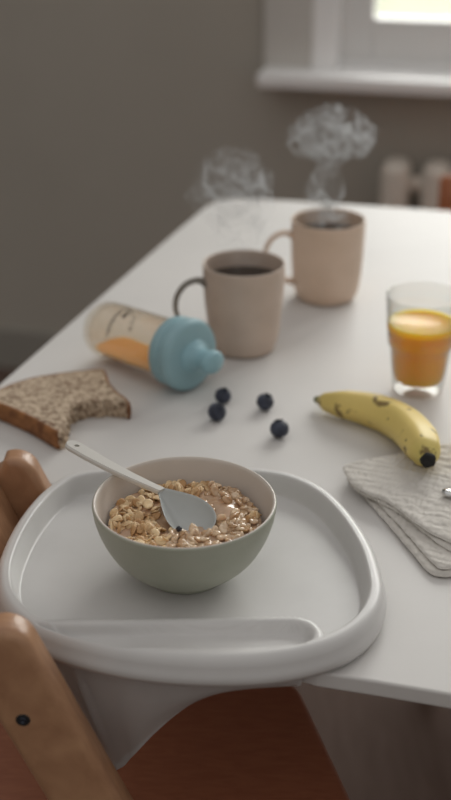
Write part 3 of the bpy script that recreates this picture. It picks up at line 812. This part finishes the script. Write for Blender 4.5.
steam('steam', c1, st1, lambda z: (-0.012 * min(1, z / 0.08), 0), 'fainter low wisp of steam drifting above the mug nearest the bottle',
      steam_mat('steam_thin', 44, 0.15, 34, [0.1, 0.25, 0.5, 0.9, 1.0, 0.8, 0.2]), 9.0)

# ------------------------------------------------------------------ baby bottle lying on its side
q0 = P(101, 327, TZ + 0.0335); q1 = P(180, 352, TZ + 0.0405)
ax = (q1 - q0).normalized(); Lb = (q1 - q0).length
zx = Vector((0, 0, 1)) - ax * ax.z; zx.normalize(); yx = ax.cross(zx)      # local: z along axis, x up
BM = Matrix((( zx.x, yx.x, ax.x, q0.x), (zx.y, yx.y, ax.y, q0.y), (zx.z, yx.z, ax.z, q0.z), (0, 0, 0, 1)))
boroot = empty('baby_bottle', q0, 'clear baby bottle with pale blue lid lying on its side beside the bread', 'bottle')
boroot.matrix_world = BM
RB = 0.0325; LB = Lb - 0.010
bm = bmesh.new()
BP = smooth_prof([(0, 0.003), (RB * 0.6, 0.002), (RB * 0.82, 0.0), (RB * 0.96, 0.006), (RB, 0.016), (RB, LB * 0.6), (RB * 0.99, LB), (RB * 0.99, LB + 0.006), (RB * 0.95, LB + 0.006), (RB * 0.95, LB * 0.6), (RB * 0.95, 0.018), (RB * 0.88, 0.009), (RB * 0.6, 0.005), (0, 0.006)], 1); lathe(bm, BP, 64)
from_bm('bottle_body', bm, M_bottle, boroot)
bm = bmesh.new(); RC = 0.0400
lathe(bm, smooth_prof([(0, LB + 0.001), (RC * 0.86, LB + 0.001), (RC * 0.94, LB - 0.001), (RC * 0.97, LB + 0.003), (RC * 0.97, LB + 0.012), (RC * 0.92, LB + 0.0135), (RC * 0.93, LB + 0.0155), (RC, LB + 0.017), (RC, LB + 0.0245), (RC * 0.93, LB + 0.029), (RC * 0.8, LB + 0.031), (0, LB + 0.034)], 2), 72)
cap = from_bm('screw_lid', bm, M_blue, boroot)
for k in range(36):
    pass
bm = bmesh.new()
lathe(bm, smooth_prof([(0, LB + 0.030), (0.019, LB + 0.0315), (0.0175, LB + 0.0345), (0.0125, LB + 0.038), (0.0105, LB + 0.046), (0.0105, LB + 0.051), (0.0128, LB + 0.054), (0.0132, LB + 0.059), (0.0115, LB + 0.0635), (0.006, LB + 0.0655), (0, LB + 0.066)], 2), 48, ell=1.15)
from_bm('drinking_spout', bm, M_spout, boroot)
# printed scale and words on the side: small strokes wrapped on the wall
bm = bmesh.new()
def stroke(s0, s1, a0, a1, w=0.0006):
    r = RB + 0.0005
    n = 4; prev = None
    dl = Vector((s1 - s0, (a1 - a0) * r)); L_ = dl.length; pn = Vector((-dl.y, dl.x)) / L_ * w * 0.7
    for i in range(n + 1):
        t = i / n; s, a = s0 + (s1 - s0) * t, a0 + (a1 - a0) * t
        cur = []
        for sg in (1, -1):
            ss, aa = s + pn.x * sg, a + pn.y * sg / r
            cur.append(bm.verts.new((r * math.cos(aa), r * math.sin(aa), ss)))
        if prev: bm.faces.new((prev[0], cur[0], cur[1], prev[1]))
        prev = cur
def ang_of_view(f):      # f=0 top of the bottle as seen, 1 the side turned to the viewer
    return f
sg = 1 if yx.y < 0 else -1                         # side that faces the camera
def A(x): return sg * x
for k in range(7): stroke(0.046, 0.046 + (0.005 if k % 2 == 0 else 0.003), A(0.05 + k * 0.17), A(0.05 + k * 0.17), 0.0010)
stroke(0.046, 0.046, A(-0.1), A(1.30), 0.0012)
for k in range(6):
    a = 0.10 + k * 0.075
    stroke(0.055, 0.060, A(a), A(a), 0.0012)
    if k % 2: stroke(0.060, 0.060, A(a), A(a + 0.05), 0.0011)
    else: stroke(0.055, 0.057, A(a), A(a + 0.05), 0.0011)
for k in range(3): stroke(0.070 + 0.003 * k, 0.074 + 0.003 * k, A(0.35 + 0.22 * k), A(0.42 + 0.22 * k), 0.0014)
bmesh.ops.solidify(bm, geom=bm.faces[:], thickness=0.0001)
pr = from_bm('printed_marking', bm, M_print, boroot, smooth=False)
# the drink inside, its level horizontal
bm = bmesh.new()
lathe(bm, [(0, 0.0066), (RB * 0.58, 0.0066), (RB * 0.83, 0.0125), (RB * 0.92, 0.022), (RB * 0.94, LB * 0.6), (RB * 0.94, LB + 0.0005), (0, LB + 0.0005)], 64, BM)
lv = Vector((0, 0, TZ + 0.0185))
rr = bmesh.ops.bisect_plane(bm, geom=bm.verts[:] + bm.edges[:] + bm.faces[:], plane_co=lv, plane_no=(0, 0, 1), clear_outer=True)
es = [e for e in bm.edges if len(e.link_faces) == 1]
bmesh.ops.edgeloop_fill(bm, edges=es)
o = from_bm('apple_juice', bm, M_applej, smooth=False); rebase(o, q0); tag(o, 'amber juice pooled along the lower side of the lying baby bottle', 'juice')

# ------------------------------------------------------------------ bread
BT = 0.020
top_px = [(-14, 397), (-9, 393), (0, 389), (14, 383), (31, 378), (50, 374.5), (69, 372), (88, 370), (102, 368.6), (105.5, 373), (108.7, 382), (117.6, 392), (125.4, 397.5), (129, 402)]
bite_px = [(129, 402), (122, 400.5), (113, 400), (107, 399), (100, 400.5), (92, 400), (84, 402), (77, 403.5), (73, 406), (68, 408.5), (69.5, 413), (66, 419), (66.5, 424), (63.5, 430), (58, 432)]
crust_px = [(58, 432), (50, 428), (40, 422), (29, 416), (18.6, 411), (8, 406.5), (0, 403.5), (-8, 400.5)]
ZBt = TZ + 0.0005
w1 = [P(x, y, ZBt + BT) for x, y in top_px]; wb = [P(x, y, ZBt + BT) for x, y in bite_px]; w2 = [P(x, y, ZBt + BT) for x, y in crust_px]
bc_ = P(55, 400, ZBt)
brd = empty('bread_slice', bc_, 'slice of brown wholegrain bread with a bite taken out', 'bread')
edge = catmull(w2 + w1, 4)                   # crusted outline
bite = catmull(wb, 4)
poly = [(p.x, p.y) for p in edge] + [(p.x + random.gauss(0, 0.0006), p.y + random.gauss(0, 0.0006)) for p in bite[1:-1]]
bm = bmesh.new(); prism(bm, poly, ZBt, ZBt + BT)
# rough bitten wall
bmesh.ops.triangulate(bm, faces=[f for f in bm.faces if len(f.verts) > 4])
nb = len(bite)
side = [e for e in bm.edges if abs(e.verts[0].co.z - e.verts[1].co.z) > 0.01]
bmesh.ops.subdivide_edges(bm, edges=side, cuts=5, use_grid_fill=True)
bset = [Vector((p.x, p.y)) for p in bite]
for v in bm.verts:
    if ZBt + 0.001 < v.co.z < ZBt + BT - 0.001:
        dmin = min((Vector((v.co.x, v.co.y)) - b).length for b in bset)
        if dmin < 0.002:
            v.co += Vector((random.gauss(0, 0.0012), random.gauss(0, 0.0012), random.gauss(0, 0.0006)))
to_parent_space(from_bm('crumb', bm, M_crumb, smooth=False), brd)
bm = bmesh.new(); L = len(edge); prev = None
for i, p in enumerate(edge):
    tg = (edge[min(i + 1, L - 1)] - edge[max(i - 1, 0)]); tg.z = 0; tg.normalize(); nn = Vector((tg.y, -tg.x, 0))
    if nn.dot(p - bc_) < 0: nn = -nn
    wob = 0.0004 * mnoise.noise(p * 90)
    cur = [bm.verts.new(p + nn * (o_ + wob) + Vector((0, 0, z))) for o_, z in ((-0.0016, -BT - 0.0004), (0.0012, -BT + 0.001), (0.0022, -BT * 0.65), (0.0024, -BT * 0.35), (0.0012, -0.0012), (-0.0004, 0.0003), (-0.0018, 0.0002))]
    if prev:
        for k in range(len(cur) - 1): bm.faces.new((prev[k], cur[k], cur[k + 1], prev[k + 1]))
        bm.faces.new((prev[-1], cur[-1], cur[0], prev[0]))
    else: bm.faces.new(cur)
    prev = cur
bm.faces.new(prev[::-1])
to_parent_space(from_bm('crust', bm, M_crust), brd)

# ------------------------------------------------------------------ blueberries
def berry_meshes():
    r = 0.0098
    bm = bmesh.new()
    lathe(bm, smooth_prof([(0, -r * 0.90), (r * 0.5, -r * 0.82), (r * 0.9, -r * 0.45), (r * 1.0, 0), (r * 0.93, r * 0.42), (r * 0.66, r * 0.74), (r * 0.40, r * 0.86), (r * 0.30, r * 0.80), (r * 0.22, r * 0.66), (0, r * 0.62)], 2), 32)
    a = from_bm('blueberry', bm, M_berry)
    bm = bmesh.new(); n = 30; lo, hi, hi2 = [], [], []
    for i in range(n):
        t = 2 * math.pi * i / n; k = abs(math.cos(2.5 * t))
        lo.append(bm.verts.new((r * 0.26 * math.cos(t), r * 0.26 * math.sin(t), r * 0.70)))
        q = r * (0.36 + 0.13 * k); hi.append(bm.verts.new((q * math.cos(t), q * math.sin(t), r * (0.88 + 0.10 * k))))
    for i in range(n): j = (i + 1) % n; bm.faces.new((lo[i], lo[j], hi[j], hi[i]))
    bmesh.ops.solidify(bm, geom=bm.faces[:], thickness=0.0005)
    b = from_bm('crown', bm, M_calyx, a)
    return a, b
BR = [((223, 396), 0.92, (0.3, 0.2, 0), 'blueberry behind another, farther one of the touching pair'), ((217, 412), 1.0, (0.55, -0.25, 1), 'blueberry in front of the touching pair, nearest the bottle spout'),
      ((265, 402), 0.95, (0.35, -0.2, 2), 'lone blueberry farther from the bowl, beside the pair'), ((279.5, 429), 1.0, (0.25, 0.15, 3), 'lone blueberry closest to the bowl rim')]
pa, pb = berry_meshes()
for k, ((px, py), s, rot, lab) in enumerate(BR):
    if k == 0: o = pa
    else:
        o = pa.copy(); COL.objects.link(o); q = pb.copy(); COL.objects.link(q); q.parent = o
    o.scale = (s, s, s); o.location = P(px, py, TZ + 0.0098 * 0.96 * s); o.rotation_euler = rot
    tag(o, lab, 'blueberry', 'blueberries scattered on the table')

# ------------------------------------------------------------------ glass of orange juice
GZ = TZ + 0.0005; GH = 0.111
gc = P(424, 299, TZ + 0.106)
gb = P(420, 384, TZ)
gx = Vector((gc.x, gc.y, GZ)); 
groot = empty('juice_glass', gx, 'clear glass tumbler of orange juice beside the banana', 'glass')
bm = bmesh.new()
G_out = [(0, 0.0015), (0.022, 0.0), (0.0258, 0.0006), (0.0272, 0.003), (0.0296, 0.024), (0.0325, 0.051), (0.0352, 0.0545), (0.0360, 0.060), (0.0400, GH - 0.001), (0.0393, GH)]
G_in = [(0.0384, GH - 0.001), (0.0345, 0.060), (0.0338, 0.0555), (0.0312, 0.051), (0.0284, 0.026), (0.0264, 0.0145), (0.0235, 0.0128), (0, 0.0122)]
GP = smooth_prof(G_out + G_in, 1); lathe(bm, GP, 72)
from_bm('tumbler', bm, M_glass, groot)
bm = bmesh.new(); JL = 0.080
rj = 0.0345 + (0.0384 - 0.0345) * (JL - 0.060) / (GH - 0.061)
inner = GP[::-1]; inner = [(max(0, r - 0.00025), z + 0.0003) for r, z in inner if z < JL - 0.001]
cut = next((k for k in range(1, len(inner)) if inner[k][0] < inner[k - 1][0] and inner[k][1] < inner[k - 1][1] - 0.002), len(inner))
inner = inner[:cut]
lathe(bm, inner + [(rj - 0.0004, JL), (rj - 0.0012, JL - 0.0006), (0, JL - 0.0008)], 72)
o = from_bm('orange_juice', bm, M_juice); o.location = gx; tag(o, 'orange juice filling three quarters of the tumbler', 'juice')

# ------------------------------------------------------------------ napkin
nroot = empty('napkin', P(430, 500, TZ + 0.0005), 'folded crinkled beige grey muslin cloth near the tray', 'napkin')
def cloth(pxs, z0, t, seed, amp, n=220, name='fold', r0=None):
    ol = outline_px(pxs, z0 + t, n, 5)
    ol = np.array([(p[0] + 0.0008 * mnoise.noise(Vector((p[0] * 60, p[1] * 60, seed))), p[1] + 0.0008 * mnoise.noise(Vector((p[0] * 60, p[1] * 60, seed + 9)))) for p in ol])
    c = ol.mean(0); r0 = r0 or t
    def wr(p): return np.array([amp * (mnoise.noise(Vector((x * 55, y * 110, seed))) + 0.6 * mnoise.noise(Vector((x * 160, y * 70, seed + 4)))) for x, y in p])
    def top(p, d):
        s = np.sqrt(np.clip(1 - (1 - np.clip(d / r0, 0, 1)) ** 2, 0, 1)); return z0 + t / 2 + t / 2 * s + wr(p) * sstep(0, 0.008, d)
    def bot(p, d):
        s = np.sqrt(np.clip(1 - (1 - np.clip(d / r0, 0, 1)) ** 2, 0, 1)); return z0 + t / 2 - t / 2 * s
    bm = bmesh.new()
    sheet(bm, ol, c, np.concatenate([np.linspace(0, 0.88, 40), np.linspace(0.89, 1, 12)]), top, bot)
    return to_parent_space(from_bm(name, bm, M_cloth), nroot)
LOW = [(349, 474), (366, 497), (388, 522), (410, 548), (427, 568), (440, 574), (462, 572), (520, 562), (580, 545), (590, 500), (520, 470), (440, 462), (380, 462)]
LOW2 = [(353, 472), (372, 495), (395, 519), (418, 545), (434, 562), (450, 567), (520, 556), (580, 540), (586, 500), (520, 470), (440, 461), (384, 461)]
UP1 = [(345, 470), (353, 486), (372, 497), (390, 506), (409, 519), (428, 534), (452, 550), (500, 572), (560, 560), (590, 500), (560, 455), (470, 445), (400, 455), (358, 463)]
UP2 = [(343, 466), (350, 480), (368, 492), (386, 499), (404, 512), (424, 527), (452, 541), (505, 560), (560, 550), (590, 495), (560, 447), (470, 440), (400, 452), (356, 460)]
cloth(LOW, TZ + 0.0005, 0.0050, 1.0, 0.0007, name='lower_fold')
cloth(LOW2, TZ + 0.0050, 0.0040, 5.0, 0.0007, name='lower_fold')
cloth(UP1, TZ + 0.0085, 0.0040, 8.0, 0.0008, name='upper_fold')
cloth(UP2, TZ + 0.0120, 0.0045, 12.0, 0.0012, name='upper_fold')
NZ = TZ + 0.0172

# metal spoon end on the napkin
mp = P(448, 493, NZ + 0.002)
mroot = empty('metal_spoon', mp, 'shiny steel spoon whose rounded handle end shows on the napkin', 'spoon')
bm = bmesh.new()
dirv = Vector((0.98, -0.2, 0)); sdv = Vector((0.2, 0.98, 0))
ctr = [mp + dirv * s for s in np.linspace(-0.0055, 0.115, 40)]
prev = None
for i, p in enumerate(ctr):
    s = (i / 39) * 0.1205
    w = 0.0080 * math.sqrt(max(0.02, 1 - (1 - min(1, s / 0.0066)) ** 2)) if s < 0.0066 else 0.0080 - 0.0048 * min(1, (s - 0.0066) / 0.06)
    z = 0.006 * math.sin(math.pi * min(1, s / 0.12))
    cur = [bm.verts.new(p + sdv * (w * a) + Vector((0, 0, b + z * 0.4))) for a, b in ((-1, 0), (-0.6, 0.0022), (0, 0.0028), (0.6, 0.0022), (1, 0), (0.6, -0.0008), (0, -0.001), (-0.6, -0.0008))]
    if prev:
        for k in range(8): bm.faces.new((prev[k], prev[(k + 1) % 8], cur[(k + 1) % 8], cur[k]))
    else: bm.faces.new(cur)
    prev = cur
bm.faces.new(prev[::-1])
to_parent_space(from_bm('handle', bm, M_steel), mroot)
bm = bmesh.new(); ec = mp + dirv * 0.136; rg = []
for r, z in [(0.0, -0.003), (0.5, -0.0022), (0.9, 0.002), (1.0, 0.004), (0.97, 0.0046), (0.85, 0.0028), (0.45, -0.001), (0, -0.0018)]:
    if r == 0: rg.append([bm.verts.new(ec + Vector((0, 0, z + 0.001)))])
    else: rg.append([bm.verts.new(ec + dirv * (0.025 * r * math.cos(2 * math.pi * i / 28)) + sdv * (0.017 * r * math.sin(2 * math.pi * i / 28)) + Vector((0, 0, z + 0.001))) for i in range(28)])
for Aq, Bq in zip(rg, rg[1:]):
    for i in range(28):
        j = (i + 1) % 28
        if len(Aq) == 1: bm.faces.new((Aq[0], Bq[i], Bq[j]))
        elif len(Bq) == 1: bm.faces.new((Aq[i], Aq[j], Bq[0]))
        else: bm.faces.new((Aq[i], Aq[j], Bq[j], Bq[i]))
to_parent_space(from_bm('spoon_bowl', bm, M_steel), mroot)

# ------------------------------------------------------------------ banana
sp_px = [(318.5, 400, 0.010), (328, 402, 0.013), (345, 404.5, 0.0165), (365, 408, 0.0175), (385, 414.5, 0.018), (402, 424, 0.0205), (415, 436, 0.0265), (424, 449, 0.0330), (428, 460, 0.0325)]
bpts = catmull([P(x, y, TZ + z) for x, y, z in sp_px], 10)
broot2 = empty('banana', P(385, 425, TZ), 'ripe yellow banana with brown spots, its dark tip on the napkin', 'banana')
bm = bmesh.new()
def brad(t):
    prof = [(0, 0.0042), (0.04, 0.0058), (0.12, 0.0105), (0.25, 0.0150), (0.45, 0.0178), (0.65, 0.0192), (0.8, 0.0186), (0.9, 0.0150), (0.96, 0.0100), (1.0, 0.0066)]
    for (a, ra), (b, rb) in zip(prof, prof[1:]):
        if t <= b:
            k = (t - a) / (b - a); k = k * k * (3 - 2 * k) * 0.4 + k * 0.6
            return (ra + (rb - ra) * k,) * 2
    return (0.0058, 0.0058)
rings = sweep(bm, bpts, brad, 40, sec=lambda th: 1 + 0.035 * math.cos(5 * (th - 1.2)))
idx = {}
for i, rgv in enumerate(rings):
    for v in rgv: idx[v] = i / (len(rings) - 1)
bm.verts.index_update(); vals = [idx[v] for v in bm.verts]
o = from_bm('peel', bm, M_banana)
at = o.data.attributes.new('along', 'FLOAT', 'POINT')
for i, v in enumerate(vals): at.data[i].value = v
to_parent_space(o, broot2)
bm = bmesh.new(); e1_, e0_ = bpts[-1], bpts[-3]; dd = (e1_ - e0_).normalized()
sweep(bm, [e1_ - dd * 0.001 + dd * s for s in (0, 0.001, 0.0025, 0.004, 0.0046)], lambda t: (0.0074 - 0.0016 * max(0, t - 0.6) / 0.4,) * 2 if t < 0.99 else (0.0038, 0.0038), 20, sec=lambda th: 1 + 0.06 * math.cos(5 * th))
to_parent_space(from_bm('blossom_tip', bm, M_btip), broot2)
bm = bmesh.new(); e1_, e0_ = bpts[0], bpts[2]; dd = (e1_ - e0_).normalized()
M_stem = mat('banana_stem', (86, 98, 58), (104, 112, 68), rough=0.6, scale=80)
sweep(bm, [e1_ - dd * 0.001 + dd * s for s in (0, 0.003, 0.005)], lambda t: (0.0044 - 0.0008 * t,) * 2, 16)
to_parent_space(from_bm('stem_stub', bm, M_stem), broot2)

# ------------------------------------------------------------------ light
W = bpy.data.worlds.new('world'); S.world = W; W.use_nodes = True
bg = W.node_tree.nodes['Background']; bg.inputs['Color'].default_value = (1.0, 0.97, 0.93, 1); bg.inputs['Strength'].default_value = 1.2
wt = W.node_tree; gt = wt.nodes.new('ShaderNodeTexCoord'); gs = wt.nodes.new('ShaderNodeSeparateXYZ'); gr = wt.nodes.new('ShaderNodeValToRGB')
wt.links.new(gt.outputs['Generated'], gs.inputs[0]); wt.links.new(gs.outputs['Z'], gr.inputs['Fac']); wt.links.new(gr.outputs['Color'], bg.inputs['Color'])
gr.color_ramp.elements[0].position = 0.05; gr.color_ramp.elements[0].color = (0.36, 0.345, 0.33, 1)
gr.color_ramp.elements[1].position = 0.9; gr.color_ramp.elements[1].color = (0.78, 0.76, 0.74, 1)
L = bpy.data.lights.new('daylight', 'AREA'); L.shape = 'RECTANGLE'; L.size = 3.4; L.size_y = 2.4; L.energy = 350; L.color = (1.0, 0.985, 0.97)
lo = bpy.data.objects.new('daylight', L); COL.objects.link(lo)
lp = WM @ Vector((ul + 0.95, 1.9, 2.7)); tgt = WM @ Vector((ul + 0.5, -1.4, 0.74))
lo.location = lp; lo.rotation_euler = (tgt - lp).to_track_quat('-Z', 'Y').to_euler()

L2 = bpy.data.lights.new('garden_sky_fill', 'AREA'); L2.size = 8; L2.energy = 1100; L2.color = (1.0, 0.99, 0.95)  # area lamp added to brighten the lawn, stands in for open sky
lo2 = bpy.data.objects.new('garden_sky_fill', L2); COL.objects.link(lo2); lo2.location = WM @ Vector((2.5, 9.0, 6.5))

S.view_settings.view_transform = 'Standard'; S.view_settings.look = 'None'
S.view_settings.gamma = 1.0; S.view_settings.use_curve_mapping = False
S.view_settings.exposure = -0.66
S.cycles.use_denoising = True
S.cycles.max_bounces = 10; S.cycles.transparent_max_bounces = 16; S.cycles.volume_step_rate = 0.5
S.cycles.sample_clamp_indirect = 4.0
